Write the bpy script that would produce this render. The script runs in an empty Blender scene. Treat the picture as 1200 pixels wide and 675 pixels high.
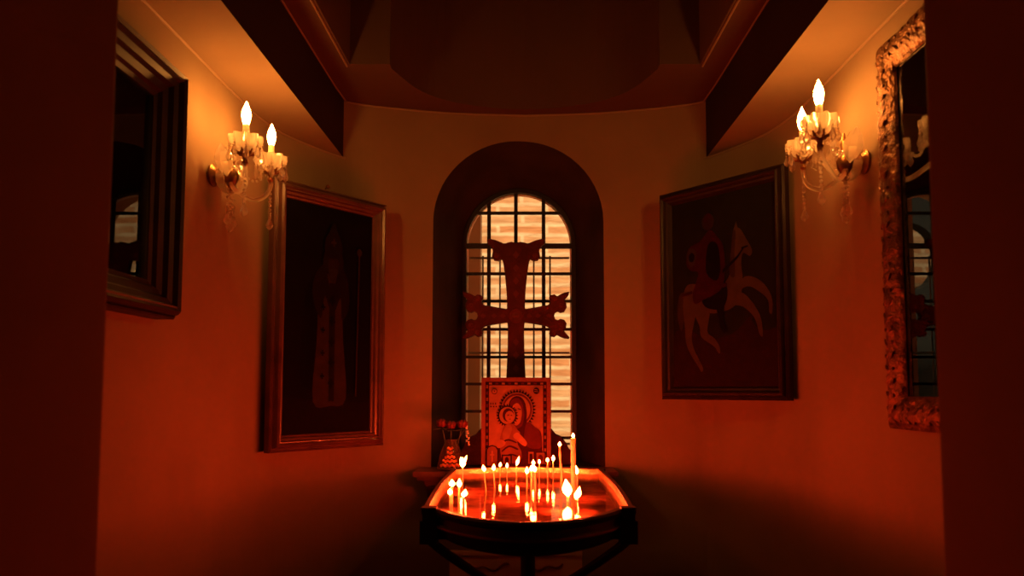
import bpy, math, random
from mathutils import Vector, Matrix, noise
random.seed(7)
PI = math.pi
scene = bpy.context.scene
COL = scene.collection

# ------------------------------------------------------------------ camera, world, sun, exposure
F_PX, CX, CY, PITCH, EYE = 880.0, 615.0, 396.5, math.radians(4), 1.45
cam_data = bpy.data.cameras.new('camera')
cam = bpy.data.objects.new('camera', cam_data); COL.objects.link(cam)
cam.location = (0, 0, EYE); cam.rotation_euler = (PI/2 + PITCH, 0, 0)
cam_data.sensor_width = 36; cam_data.lens = F_PX/1200*36
cam_data.shift_x = -15/1200; cam_data.shift_y = 59/1200
cam_data.clip_start = 0.02
cam_data.dof.use_dof = True; cam_data.dof.focus_distance = 2.75; cam_data.dof.aperture_fstop = 2.8
scene.camera = cam

world = bpy.data.worlds.new('sky'); scene.world = world; world.use_nodes = True
bg = world.node_tree.nodes['Background']
bg.inputs[0].default_value = (1.0, 0.78, 0.5, 1); bg.inputs[1].default_value = 0.8

sd = bpy.data.lights.new('sun', 'SUN'); sd.energy = 4.3; sd.angle = math.radians(3); sd.color = (1, .92, .74)
sun = bpy.data.objects.new('sun', sd); COL.objects.link(sun)
sun.rotation_euler = Vector((0.22, 1.0, -1.2)).to_track_quat('-Z', 'Y').to_euler()

scene.view_settings.view_transform = 'Standard'; scene.view_settings.look = 'None'
scene.view_settings.gamma = 1; scene.view_settings.exposure = 0.0
scene.view_settings.use_curve_mapping = False
FLAME_STRENGTH, BULB_STRENGTH = 680.0, 245.0
FLAME_COL, BULB_COL = (1, .052, .009, 1), (1, .34, .056, 1)

# ------------------------------------------------------------------ helpers
def ray(px, py):
    a = (px-CX)/F_PX; b = (CY-py)/F_PX
    return Vector((a, math.cos(PITCH)-b*math.sin(PITCH), math.sin(PITCH)+b*math.cos(PITCH)))
def on_z(px, py, z):
    r = ray(px, py); t = (z-EYE)/r.z; return Vector((r.x*t, r.y*t, z))
def on_y(px, py, y):
    r = ray(px, py); t = y/r.y; return Vector((r.x*t, y, EYE+r.z*t))

def mat(name, col, rough=.6, metal=0., noise_amt=0., noise_scale=8., bump=0., bump_scale=40., spec=None,
        emis=None, strength=0., trans=0., ior=1.5, coat=0., col2=None, detail=4):
    m = bpy.data.materials.new(name); m.use_nodes = True
    nt = m.node_tree; b = nt.nodes['Principled BSDF']
    b.inputs['Base Color'].default_value = (*col[:3], 1)
    b.inputs['Roughness'].default_value = rough; b.inputs['Metallic'].default_value = metal
    b.inputs['IOR'].default_value = ior
    if trans: b.inputs['Transmission Weight'].default_value = trans
    if coat: b.inputs['Coat Weight'].default_value = coat
    if spec is not None: b.inputs['Specular IOR Level'].default_value = spec
    if emis:
        b.inputs['Emission Color'].default_value = emis; b.inputs['Emission Strength'].default_value = strength
    tc = nt.nodes.new('ShaderNodeTexCoord')
    if noise_amt or col2:
        n = nt.nodes.new('ShaderNodeTexNoise'); n.inputs['Scale'].default_value = noise_scale; n.inputs['Detail'].default_value = detail
        nt.links.new(tc.outputs['Object'], n.inputs['Vector'])
        r = nt.nodes.new('ShaderNodeValToRGB')
        c2 = col2 if col2 else tuple(c*(1-noise_amt) for c in col[:3])
        r.color_ramp.elements[0].position = .35; r.color_ramp.elements[1].position = .65
        r.color_ramp.elements[0].color = (*c2[:3], 1); r.color_ramp.elements[1].color = (*col[:3], 1)
        nt.links.new(n.outputs['Fac'], r.inputs['Fac']); nt.links.new(r.outputs['Color'], b.inputs['Base Color'])
    if bump:
        n2 = nt.nodes.new('ShaderNodeTexNoise'); n2.inputs['Scale'].default_value = bump_scale; n2.inputs['Detail'].default_value = 5
        nt.links.new(tc.outputs['Object'], n2.inputs['Vector'])
        bp = nt.nodes.new('ShaderNodeBump'); bp.inputs['Strength'].default_value = bump; bp.inputs['Distance'].default_value = .01
        nt.links.new(n2.outputs['Fac'], bp.inputs['Height']); nt.links.new(bp.outputs['Normal'], b.inputs['Normal'])
    return m

def clear_mat(name, ior, tint=(1, 1, 1), ripple=0., rough=0.0):
    """thin clear sheet: lets light through, mirrors by Fresnel"""
    m = bpy.data.materials.new(name); m.use_nodes = True; nt = m.node_tree
    for n in list(nt.nodes): nt.nodes.remove(n)
    o = nt.nodes.new('ShaderNodeOutputMaterial'); mx = nt.nodes.new('ShaderNodeMixShader')
    t = nt.nodes.new('ShaderNodeBsdfTransparent'); t.inputs[0].default_value = (*tint, 1)
    g = nt.nodes.new('ShaderNodeBsdfGlossy'); g.inputs['Roughness'].default_value = rough
    fr = nt.nodes.new('ShaderNodeFresnel'); fr.inputs[0].default_value = ior
    if ripple:
        tc = nt.nodes.new('ShaderNodeTexCoord'); mp = nt.nodes.new('ShaderNodeMapping')
        mp.inputs['Scale'].default_value = (5, 34, 1)
        n = nt.nodes.new('ShaderNodeTexNoise'); n.inputs['Scale'].default_value = 1.6; n.inputs['Detail'].default_value = 3
        nt.links.new(tc.outputs['Object'], mp.inputs[0]); nt.links.new(mp.outputs[0], n.inputs['Vector'])
        bp = nt.nodes.new('ShaderNodeBump'); bp.inputs['Strength'].default_value = ripple; bp.inputs['Distance'].default_value = .004
        nt.links.new(n.outputs['Fac'], bp.inputs['Height'])
        nt.links.new(bp.outputs['Normal'], g.inputs['Normal'])
    nt.links.new(fr.outputs[0], mx.inputs[0]); nt.links.new(t.outputs[0], mx.inputs[1]); nt.links.new(g.outputs[0], mx.inputs[2])
    nt.links.new(mx.outputs[0], o.inputs[0])
    return m

class MB:
    """collects shapes into ONE mesh"""
    def __init__(s): s.v = []; s.f = []; s.m = []; s.mats = []
    def mi(s, m):
        if m is None: return 0
        if m not in s.mats: s.mats.append(m)
        return s.mats.index(m)
    def add(s, vs, fs, m=None):
        b = len(s.v); k = s.mi(m)
        s.v += [tuple(v) for v in vs]
        for f in fs: s.f.append(tuple(b+i for i in f)); s.m.append(k)
        return s
    def box(s, a, b, m=None):
        x0, y0, z0 = a; x1, y1, z1 = b
        vs = [(x0,y0,z0),(x1,y0,z0),(x1,y1,z0),(x0,y1,z0),(x0,y0,z1),(x1,y0,z1),(x1,y1,z1),(x0,y1,z1)]
        return s.add(vs, [(3,2,1,0),(4,5,6,7),(0,1,5,4),(1,2,6,5),(2,3,7,6),(3,0,4,7)], m)
    def tube(s, pts, r, seg=8, m=None, cap=True):
        pts = [Vector(p) for p in pts]; n = len(pts)
        rs = r if isinstance(r, (list, tuple)) else [r]*n
        vs = []; up = None
        for i, p in enumerate(pts):
            d = (pts[min(i+1, n-1)] - pts[max(i-1, 0)]).normalized()
            if up is None: up = Vector((0,0,1)) if abs(d.z) < .9 else Vector((1,0,0))
            a = d.cross(up).normalized(); b = a.cross(d).normalized(); up = b
            for k in range(seg):
                t = 2*PI*k/seg; vs.append(p + (a*math.cos(t) + b*math.sin(t))*rs[i])
        fs = [(i*seg+k, i*seg+(k+1) % seg, (i+1)*seg+(k+1) % seg, (i+1)*seg+k) for i in range(n-1) for k in range(seg)]
        if cap: fs += [tuple(range(seg))[::-1], tuple((n-1)*seg+k for k in range(seg))]
        return s.add(vs, fs, m)
    def lathe(s, prof, c=(0,0,0), seg=20, m=None, scallop=0, lobes=8, ax=None, lean=(0,0)):
        vs = []; c = Vector(c); n = len(prof)
        z0 = prof[0][1]
        for i, (r, z) in enumerate(prof):
            for k in range(seg):
                t = 2*PI*k/seg; rr = r*(1+scallop*math.cos(lobes*t)*(r/max(p[0] for p in prof))) if scallop else r
                v = Vector((rr*math.cos(t) + lean[0]*(z-z0), rr*math.sin(t) + lean[1]*(z-z0), z))
                if ax is not None: v = ax @ v
                vs.append(c+v)
        fs = [(i*seg+k, i*seg+(k+1) % seg, (i+1)*seg+(k+1) % seg, (i+1)*seg+k) for i in range(n-1) for k in range(seg)]
        fs += [tuple(range(seg))[::-1], tuple((n-1)*seg+k for k in range(seg))]
        return s.add(vs, fs, m)
    def ball(s, c, r, seg=10, rings=6, m=None, sc=(1,1,1), ax=None):
        prof = [(max(r*math.sin(PI*i/rings), r*.02), -r*math.cos(PI*i/rings)) for i in range(rings+1)]
        vs = []; c = Vector(c)
        for (rr, z) in prof:
            for k in range(seg):
                t = 2*PI*k/seg; v = Vector((rr*math.cos(t)*sc[0], rr*math.sin(t)*sc[1], z*sc[2]))
                if ax is not None: v = ax @ v
                vs.append(c+v)
        fs = [(i*seg+k, i*seg+(k+1) % seg, (i+1)*seg+(k+1) % seg, (i+1)*seg+k) for i in range(rings) for k in range(seg)]
        fs += [tuple(range(seg))[::-1], tuple(rings*seg+k for k in range(seg))]
        return s.add(vs, fs, m)
    def prism_xz(s, poly, y0, y1, m=None):
        """polygon of (x,z) extruded along y"""
        n = len(poly)
        vs = [(x, y0, z) for x, z in poly] + [(x, y1, z) for x, z in poly]
        fs = [tuple(range(n)), tuple(range(2*n-1, n-1, -1))] + [(i, n+i, n+(i+1) % n, (i+1) % n) for i in range(n)]
        return s.add(vs, fs, m)
    def prism_z(s, poly, z0, z1, m=None):
        n = len(poly)
        vs = [(x, y, z0) for x, y in poly] + [(x, y, z1) for x, y in poly]
        fs = [tuple(range(n)), tuple(range(2*n-1, n-1, -1))] + [(i, n+i, n+(i+1) % n, (i+1) % n) for i in range(n)]
        return s.add(vs, fs, m)
    def build(s, name, m=None, parent=None, smooth=False, loc=None, rz=None):
        me = bpy.data.meshes.new(name); me.from_pydata(s.v, [], s.f)
        mats = s.mats if s.mats else [m]
        for q in mats: me.materials.append(q)
        for p, k in zip(me.polygons, s.m): p.material_index = k
        me.validate(); me.update()
        import bmesh
        bm = bmesh.new(); bm.from_mesh(me); bmesh.ops.recalc_face_normals(bm, faces=bm.faces); bm.to_mesh(me); bm.free()
        if smooth:
            me.polygons.foreach_set('use_smooth', [True]*len(me.polygons))
            try: me.set_sharp_from_angle(angle=math.radians(40))
            except Exception: pass
        o = bpy.data.objects.new(name, me); COL.objects.link(o)
        if parent is not None: o.parent = parent
        if loc is not None: o.location = loc
        if rz is not None: o.rotation_euler = (0, 0, rz)
        return o

def tag(o, label=None, cat=None, group=None, kind=None):
    if label: o['label'] = label
    if cat: o['category'] = cat
    if group: o['group'] = group
    if kind: o['kind'] = kind
    return o
def thing(name, label, cat, loc=(0,0,0), rz=0, group=None):
    o = bpy.data.objects.new(name, None); COL.objects.link(o); o.empty_display_size = .05
    o.location = loc; o.rotation_euler = (0, 0, rz)
    return tag(o, label, cat, group)
def struct(o): o['kind'] = 'structure'; return o
def smooth_poly(pts, k=5, closed=True):
    out = []; n = len(pts)
    for i in range(n if closed else n-1):
        if closed: p0, p1, p2, p3 = pts[i-1], pts[i], pts[(i+1) % n], pts[(i+2) % n]
        else: p0, p1, p2, p3 = pts[max(i-1,0)], pts[i], pts[i+1], pts[min(i+2,n-1)]
        for j in range(k):
            t = j/k
            out.append(tuple(.5*((2*b)+(-a+c)*t+(2*a-5*b+4*c-d)*t*t+(-a+3*b-3*c+d)*t**3) for a, b, c, d in zip(p0, p1, p2, p3)))
    if not closed: out.append(tuple(pts[-1]))
    return out

# ------------------------------------------------------------------ materials
M_wall = mat('plaster', (.235, .168, .108), .85, spec=.12, noise_amt=.10, noise_scale=3.2, bump=.25, bump_scale=9)
M_fascia = mat('beam_fascia_dark', (.03, .017, .013), .8, spec=.12, noise_amt=.2, noise_scale=3)
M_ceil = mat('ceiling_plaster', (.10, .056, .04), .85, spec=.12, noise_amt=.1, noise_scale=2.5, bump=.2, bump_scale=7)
M_floor = mat('floor_stone', (.2, .12, .09), .6, noise_amt=.3, noise_scale=6)
M_jamb = mat('passage_shade_plaster', (.10, .045, .03), .85, spec=.12, noise_amt=.15, noise_scale=3)  # unlit look of the passage walls put into a darker plaster colour
M_trim = mat('trim_paint', (.26, .18, .12), .5)
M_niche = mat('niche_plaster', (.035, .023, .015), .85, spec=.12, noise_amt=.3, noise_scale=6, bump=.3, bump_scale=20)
M_iron = mat('iron', (.018, .02, .022), .5, metal=.4)
M_grille = mat('grey_grille', (.16, .14, .11), .6)
M_whitepaint = mat('white_window_paint', (.85, .75, .6), .5)
M_cross = mat('cross_wood', (.085, .018, .016), .55, spec=.12, noise_amt=.4, noise_scale=14, bump=.5, bump_scale=60)
M_cross_hi = mat('cross_carving', (.11, .026, .02), .5, spec=.12)
M_frame_dark = mat('dark_frame_wood', (.024, .011, .008), .45, noise_amt=.4, noise_scale=18, coat=.0, spec=.3)
M_frame_brown = mat('brown_frame_wood', (.11, .045, .03), .35, noise_amt=.35, noise_scale=16, coat=.3)
M_gilt = mat('old_gilt', (.20, .085, .035), .38, metal=.6, noise_amt=.6, noise_scale=30, bump=.9, bump_scale=70)
M_gold_edge = mat('gold_edge', (.6, .32, .12), .35, metal=.8)
M_blackboard = mat('dark_backing', (.012, .009, .008), .5)
M_glass_pic = clear_mat('picture_glass', 1.55)
M_glass_mirror = clear_mat('old_mirror_glass', 2.4)
M_pane = clear_mat('window_pane', 1.3)
M_water = clear_mat('water', 1.33, ripple=.12)
def crystal_mat():
    m = bpy.data.materials.new('cut_crystal'); m.use_nodes = True; nt = m.node_tree
    for n in list(nt.nodes): nt.nodes.remove(n)
    o = nt.nodes.new('ShaderNodeOutputMaterial'); g = nt.nodes.new('ShaderNodeBsdfGlass'); g.inputs['IOR'].default_value = 1.55; g.inputs['Roughness'].default_value = .03
    t = nt.nodes.new('ShaderNodeBsdfTransparent'); d = nt.nodes.new('ShaderNodeBsdfTranslucent'); d.inputs[0].default_value = (1, .92, .8, 1)
    a = nt.nodes.new('ShaderNodeMixShader'); a.inputs[0].default_value = .75; b = nt.nodes.new('ShaderNodeMixShader'); b.inputs[0].default_value = .58
    nt.links.new(t.outputs[0], a.inputs[1]); nt.links.new(d.outputs[0], a.inputs[2])
    nt.links.new(a.outputs[0], b.inputs[1]); nt.links.new(g.outputs[0], b.inputs[2]); nt.links.new(b.outputs[0], o.inputs[0])
    return m
M_crystal = crystal_mat()
M_brass = mat('dark_brass', (.35, .17, .07), .35, metal=1., noise_amt=.4, noise_scale=40)
M_bronze = mat('blackened_bronze', (.035, .018, .012), .45, metal=.5, noise_amt=.4, noise_scale=25)
M_tray = mat('hammered_copper', (1, .82, .45), .34, metal=.75, noise_amt=.35, noise_scale=30, bump=.7, bump_scale=45)
M_traybed = mat('tray_bed', (.80, .36, .18), .5, metal=.2, col2=(.25, .06, .03), noise_scale=14, bump=.5, bump_scale=30)
M_wax = mat('beeswax', (1, .88, .55), .45)
M_wax.node_tree.nodes['Principled BSDF'].inputs['Subsurface Weight'].default_value = .6
M_wax.node_tree.nodes['Principled BSDF'].inputs['Subsurface Radius'].default_value = (.02, .008, .004)
M_wick = mat('wick', (.02, .015, .01), .9)
M_flame = mat('candle_flame', (0, 0, 0), 1, emis=FLAME_COL, strength=FLAME_STRENGTH)
M_bulb = mat('lit_bulb', (0, 0, 0), 1, emis=BULB_COL, strength=BULB_STRENGTH)
M_sleeve = mat('candle_sleeve', (.95, .85, .65), .5)
M_shelf = mat('shelf_wood', (.17, .065, .04), .45, noise_amt=.4, noise_scale=12)
M_rose = mat('rose_petals', (.13, .006, .005), .6, noise_amt=.4, noise_scale=60)
M_leaf = mat('rose_leaf', (.03, .06, .02), .5)
M_vase = mat('vase_glass', (.6, .45, .28), .06, trans=.93, ior=1.3)
M_vase_lab = mat('vase_floral_gold', (.8, .42, .12), .35, metal=.3, col2=(.3, .06, .02), noise_scale=90)
M_board = mat('pale_board', (.62, .42, .33), .7, noise_amt=.15, noise_scale=8)
M_scroll = mat('scroll_ornament', (.2, .08, .05), .5)

def flat_mat(name, c, n=.25, s=20): return mat(name, c, .75, noise_amt=n, noise_scale=s)

def brick_mat():
    m = bpy.data.materials.new('old_brick'); m.use_nodes = True; nt = m.node_tree; b = nt.nodes['Principled BSDF']
    tc = nt.nodes.new('ShaderNodeTexCoord'); sp = nt.nodes.new('ShaderNodeSeparateXYZ'); cb = nt.nodes.new('ShaderNodeCombineXYZ')
    nt.links.new(tc.outputs['Object'], sp.inputs[0]); nt.links.new(sp.outputs['X'], cb.inputs['X']); nt.links.new(sp.outputs['Z'], cb.inputs['Y'])
    nz = nt.nodes.new('ShaderNodeTexNoise'); nz.inputs['Scale'].default_value = 5; nz.inputs['Detail'].default_value = 6
    nt.links.new(cb.outputs[0], nz.inputs['Vector'])
    mx = nt.nodes.new('ShaderNodeVectorMath'); mx.operation = 'MULTIPLY_ADD'
    mx.inputs[1].default_value = (.045, .045, 0); nt.links.new(nz.outputs['Color'], mx.inputs[0]); nt.links.new(cb.outputs[0], mx.inputs[2])
    br = nt.nodes.new('ShaderNodeTexBrick'); br.inputs['Scale'].default_value = 1
    br.inputs['Brick Width'].default_value = .42; br.inputs['Row Height'].default_value = .088; br.inputs['Mortar Size'].default_value = .022
    br.inputs['Mortar Smooth'].default_value = .6
    br.inputs['Color1'].default_value = (.74, .29, .09, 1); br.inputs['Color2'].default_value = (.80, .42, .17, 1); br.inputs['Mortar'].default_value = (.92, .60, .29, 1)
    nt.links.new(mx.outputs[0], br.inputs['Vector'])
    n2 = nt.nodes.new('ShaderNodeTexNoise'); n2.inputs['Scale'].default_value = 9; n2.inputs['Detail'].default_value = 8
    mp = nt.nodes.new('ShaderNodeMapping'); mp.inputs['Scale'].default_value = (.5, 2.2, 1); nt.links.new(cb.outputs[0], mp.inputs[0]); nt.links.new(mp.outputs[0], n2.inputs['Vector'])
    r = nt.nodes.new('ShaderNodeValToRGB'); r.color_ramp.elements[0].position = .38; r.color_ramp.elements[1].position = .62
    r.color_ramp.elements[0].color = (.66, .5, .36, 1); r.color_ramp.elements[1].color = (1, 1, 1, 1)
    nt.links.new(n2.outputs['Fac'], r.inputs['Fac'])
    mm = nt.nodes.new('ShaderNodeMixRGB'); mm.blend_type = 'MULTIPLY'; mm.inputs[0].default_value = .6
    nt.links.new(br.outputs['Color'], mm.inputs[1]); nt.links.new(r.outputs['Color'], mm.inputs[2])
    nt.links.new(mm.outputs[0], b.inputs['Base Color']); b.inputs['Roughness'].default_value = .9
    bp = nt.nodes.new('ShaderNodeBump'); bp.inputs['Strength'].default_value = .6; bp.inputs['Distance'].default_value = .02
    nt.links.new(n2.outputs['Fac'], bp.inputs['Height']); nt.links.new(bp.outputs['Normal'], b.inputs['Normal'])
    return m
M_brick = brick_mat()

# ------------------------------------------------------------------ the apse and its vault
WX = .98            # half width of the chapel
SOFF, CORN, TOP = 2.45, 2.70, 3.6
PROF = [(.98, 2.55), (.976, 2.67), (.945, 2.85), (.88, 3.0), (.79, 3.15), (.70, 3.21), (.50, 3.27), (.29, 3.312), (0, 3.335)]
half = smooth_poly(PROF, 5, closed=False)
curve = [(-x, y) for x, y in half] + [(x, y) for x, y in half[::-1][1:]]      # left to right round the apse
NX = -.028                                                                     # centre of the window niche
def wall_y(x):
    for (a, b) in zip(curve[:-1], curve[1:]):
        if a[0] <= x <= b[0] and b[0] > a[0]: return a[1]+(b[1]-a[1])*(x-a[0])/(b[0]-a[0])
    return 3.3
NR, NSPR, NSILL = .379, 2.20, 1.12           # niche opening: half width, spring line, sill
WR, WSPR, WSILL = .262, 2.155, 1.15          # window in the depth of the niche
def arch_pts(cx, r, spr, n=28):
    return [(cx - r*math.cos(PI*i/n), spr + r*math.sin(PI*i/n)) for i in range(n+1)]
ap = arch_pts(NX, NR, NSPR)
# back wall: columns of faces, leaving the niche open
def apse_wall():
    b = MB()
    xs = sorted(set([round(p[0], 5) for p in curve if not (NX-NR < p[0] < NX+NR)] + [round(x, 5) for x, z in ap]))
    def az(x):
        d = (x-NX)/NR
        return NSPR + NR*math.sqrt(max(0, 1-d*d))
    zt = lambda x: CORN if abs(x) < .80 else SOFF
    side = [(-.98, 2.55)]
    for i in range(len(curve)-1):
        pass
    cols = []
    # keep true curve points outside, niche columns inside
    outer_l = [p for p in curve if p[0] <= NX-NR-1e-4]; outer_r = [p for p in curve if p[0] >= NX+NR+1e-4]
    inner = [(x, wall_y(x)) for x, z in ap]
    pts = outer_l + inner + outer_r
    for (x0, y0), (x1, y1) in zip(pts[:-1], pts[1:]):
        xm = (x0+x1)/2; t = zt(xm) + .0
        if NX-NR < xm < NX+NR:
            b.add([(x0,y0,0),(x1,y1,0),(x1,y1,NSILL),(x0,y0,NSILL)], [(0,1,2,3)])
            b.add([(x0,y0,az(x0)),(x1,y1,az(x1)),(x1,y1,t),(x0,y0,t)], [(0,1,2,3)])
        else:
            b.add([(x0,y0,0),(x1,y1,0),(x1,y1,t+.02),(x0,y0,t+.02)], [(0,1,2,3)])
    return b
o = apse_wall().build('wall_back', M_wall, smooth=True); struct(o)
# niche reveal, lofted from the wall opening to the window
def reveal():
    b = MB(); WY = 3.60
    outer = [(NX-NR, NSILL)] + ap + [(NX+NR, NSILL)]
    ip = arch_pts(NX, WR+.012, WSPR)
    inner = [(NX-WR-.012, NSILL)] + ip + [(NX+WR+.012, NSILL)]
    K = 8
    rows = []
    for k in range(K+1):
        t = k/K; row = []
        for (xa, za), (xb, zb) in zip(outer, inner):
            e = t**1.15
            ya = wall_y(xa)
            row.append((xa+(xb-xa)*e, ya+(WY-ya)*t, za+(zb-za)*e))
        rows.append(row)
    n = len(outer); vs = [v for r in rows for v in r]
    b.add(vs, [(k*n+i, k*n+i+1, (k+1)*n+i+1, (k+1)*n+i) for k in range(K) for i in range(n-1)])
    b.add([(NX-NR, 3.30, NSILL), (NX+NR, 3.30, NSILL), (NX+NR, 3.64, NSILL), (NX-NR, 3.64, NSILL)], [(0,1,2,3)])
    return b
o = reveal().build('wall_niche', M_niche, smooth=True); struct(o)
# side walls of the chapel, with the two jambs of the passage the photo is taken from
for s, nm in ((-1, 'left'), (1, 'right')):
    b = MB(); X = s*WX
    b.box((min(X, X+s*.2), 1.15, 0), (max(X, X+s*.2), 2.556, SOFF+.02))
    struct(b.build('wall_'+nm, M_wall))
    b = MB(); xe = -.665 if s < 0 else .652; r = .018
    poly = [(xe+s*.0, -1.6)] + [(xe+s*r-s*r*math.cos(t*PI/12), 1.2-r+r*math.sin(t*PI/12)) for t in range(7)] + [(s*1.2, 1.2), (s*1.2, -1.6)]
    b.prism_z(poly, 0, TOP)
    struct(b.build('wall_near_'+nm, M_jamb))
    # beam over the side wall: flat soffit and fascia
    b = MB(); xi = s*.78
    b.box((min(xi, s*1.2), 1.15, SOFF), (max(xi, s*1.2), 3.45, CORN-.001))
    b.mats = [M_wall, M_fascia]; b.m = [1]*6; b.m[0] = 0   # underside plastered, sides a much darker colour
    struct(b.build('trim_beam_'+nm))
    # thin bead in the angle of wall and soffit, following the curve of the apse
    b = MB()
    pth = [(s*WX, 1.25)] + [(p[0]*s, p[1]) for p in half if p[0] > .77]
    b.tube([(x-s*.002, y-.002, SOFF-.002) for x, y in pth], .0045, 6)
    struct(b.build('trim_bead_'+nm, M_trim, smooth=True))
# ceiling band at cornice height with its opening (straight sides, square shoulders, then a curved end)
OX = .672; PX_, PYY = .518, 2.80
inner_curve = smooth_poly([(-.518, 2.84), (-.45, 3.03), (-.349, 3.15), (-.20, 3.225), (0, 3.262), (.20, 3.225), (.349, 3.15), (.45, 3.03), (.518, 2.84)], 4, closed=False)
def ceiling_band():
    b = MB(); T = CORN+.05
    # shoulders + curved end: outline strip between the opening and a generous outer line behind the apse wall
    op = [(-OX, 1.15), (-OX, PYY), (-PX_, PYY)] + inner_curve + [(PX_, PYY), (OX, PYY), (OX, 1.15)]
    def outer(p):
        x, y = p
        if y <= 1.2: return (1.1 if x > 0 else -1.1, y)
        if y <= PYY+.001 and abs(x) >= OX-.001: return (1.1 if x > 0 else -1.1, 3.5)
        return (x*1.5, 3.5)
    n = len(op); vs = []
    for z in (CORN, T):
        vs += [(x, y, z) for x, y in op] + [(*outer(p), z) for p in op]
    fs = []
    for i in range(n-1):
        fs += [(i, i+1, n+i+1, n+i), (2*n+i, 2*n+i+1, 3*n+i+1, 3*n+i)]
    b.add(vs, fs)
    return b
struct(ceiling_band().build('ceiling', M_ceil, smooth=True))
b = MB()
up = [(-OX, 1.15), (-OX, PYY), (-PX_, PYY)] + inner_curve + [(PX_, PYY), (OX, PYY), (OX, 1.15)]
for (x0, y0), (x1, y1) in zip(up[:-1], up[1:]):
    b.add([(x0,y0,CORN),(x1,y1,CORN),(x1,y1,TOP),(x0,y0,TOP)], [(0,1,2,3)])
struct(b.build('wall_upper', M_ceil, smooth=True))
# cornice beads
b = MB(); b.tube([(x*.997, y-.006, CORN-.004) for x, y in curve if abs(x) < .775], .004, 6)
struct(b.build('trim_cornice', M_trim, smooth=True))
for s, nm in ((-1, 'left'), (1, 'right')):
    b = MB(); b.tube([(s*(OX+.012), 1.2, CORN-.004), (s*(OX+.012), 2.6, CORN-.004), (s*(OX+.012), PYY+.01, CORN-.004)], .004, 8)
    b.tube([(s*(.778), 1.2, CORN-.003), (s*(.778), 3.0, CORN-.003), (s*.772, 3.155, CORN-.003)], .0035, 6)
    struct(b.build('trim_cornice_'+nm, M_trim, smooth=True))
# floor, roof, rear and outer walls that close the building
b = MB(); b.box((-1.6, -1.9, -.1), (1.6, 3.9, 0)); struct(b.build('floor', M_floor))
b = MB(); b.box((-1.7, -1.9, TOP), (1.7, 3.85, TOP+.2)); struct(b.build('ceiling_roof', M_ceil))
b = MB(); b.box((-1.3, -1.8, 0), (1.3, -1.6, TOP)); struct(b.build('wall_rear', M_wall))
b = MB(); b.box((-.70, -1.6, 2.35), (.70, 1.2, 2.45)); struct(b.build('ceiling_passage', M_ceil))
b = MB(); b.box((-.70, 1.05, 2.45), (.70, 1.19, TOP)); struct(b.build('wall_over_passage', M_wall))
for s, nm in ((-1, 'left'), (1, 'right')):
    b = MB(); b.box((min(s*1.25, s*1.6), -1.8, 0), (max(s*1.25, s*1.6), 3.84, TOP)); struct(b.build('wall_outer_'+nm, M_wall))
def holed(y0, y1, cx, r, spr, sill, x0, x1, z1):
    b = MB(); a = arch_pts(cx, r, spr, 24)
    for y in (y0, y1):
        for xa, xb, za, zb in ((x0, cx-r, 0, z1), (cx+r, x1, 0, z1), (cx-r, cx+r, 0, sill)):
            b.add([(xa,y,za),(xb,y,za),(xb,y,zb),(xa,y,zb)], [(0,1,2,3)])
        for (xa, za), (xb, zb) in zip(a[:-1], a[1:]): b.add([(xa,y,za),(xb,y,zb),(xb,y,z1),(xa,y,z1)], [(0,1,2,3)])
    lp = [(cx-r, sill)] + a + [(cx+r, sill)]
    for (xa, za), (xb, zb) in zip(lp, lp[1:]+lp[:1]): b.add([(xa,y0,za),(xb,y0,zb),(xb,y1,zb),(xa,y1,za)], [(0,1,2,3)])
    return b
struct(holed(3.64, 3.84, NX, .275, WSPR+.035, WSILL-.05, -1.4, 1.4, TOP).build('wall_outside_face', M_brick))

# ------------------------------------------------------------------ window with iron grid
win = thing('window_1', None, None, (NX, 3.60, WSILL)); struct(win)
WY = 3.60
def wx(px): return on_y(px, 300, WY).x - NX
def wz(py): return on_y(605, py, WY).z - WSILL
b = MB()
fo = [(-WR-.012, -.03)] + [(x-NX, z-WSILL) for x, z in arch_pts(NX, WR+.012, WSPR)] + [(WR+.012, -.03)]
fi = [(-WR+.008, .012)] + [(x-NX, z-WSILL) for x, z in arch_pts(NX, WR-.008, WSPR)] + [(WR-.008, .012)]
n = len(fo); vs = [(x, -.012, z) for x, z in fo] + [(x, -.012, z) for x, z in fi] + [(x, .02, z) for x, z in fo] + [(x, .02, z) for x, z in fi]
fs = []
for i in range(n):
    j = (i+1) % n
    fs += [(i, j, n+j, n+i), (2*n+i, 2*n+j, 3*n+j, 3*n+i), (n+i, n+j, 3*n+j, 3*n+i), (i, j, 2*n+j, 2*n+i)]
b.add(vs, fs); b.build('window_frame', M_iron, win)
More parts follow.
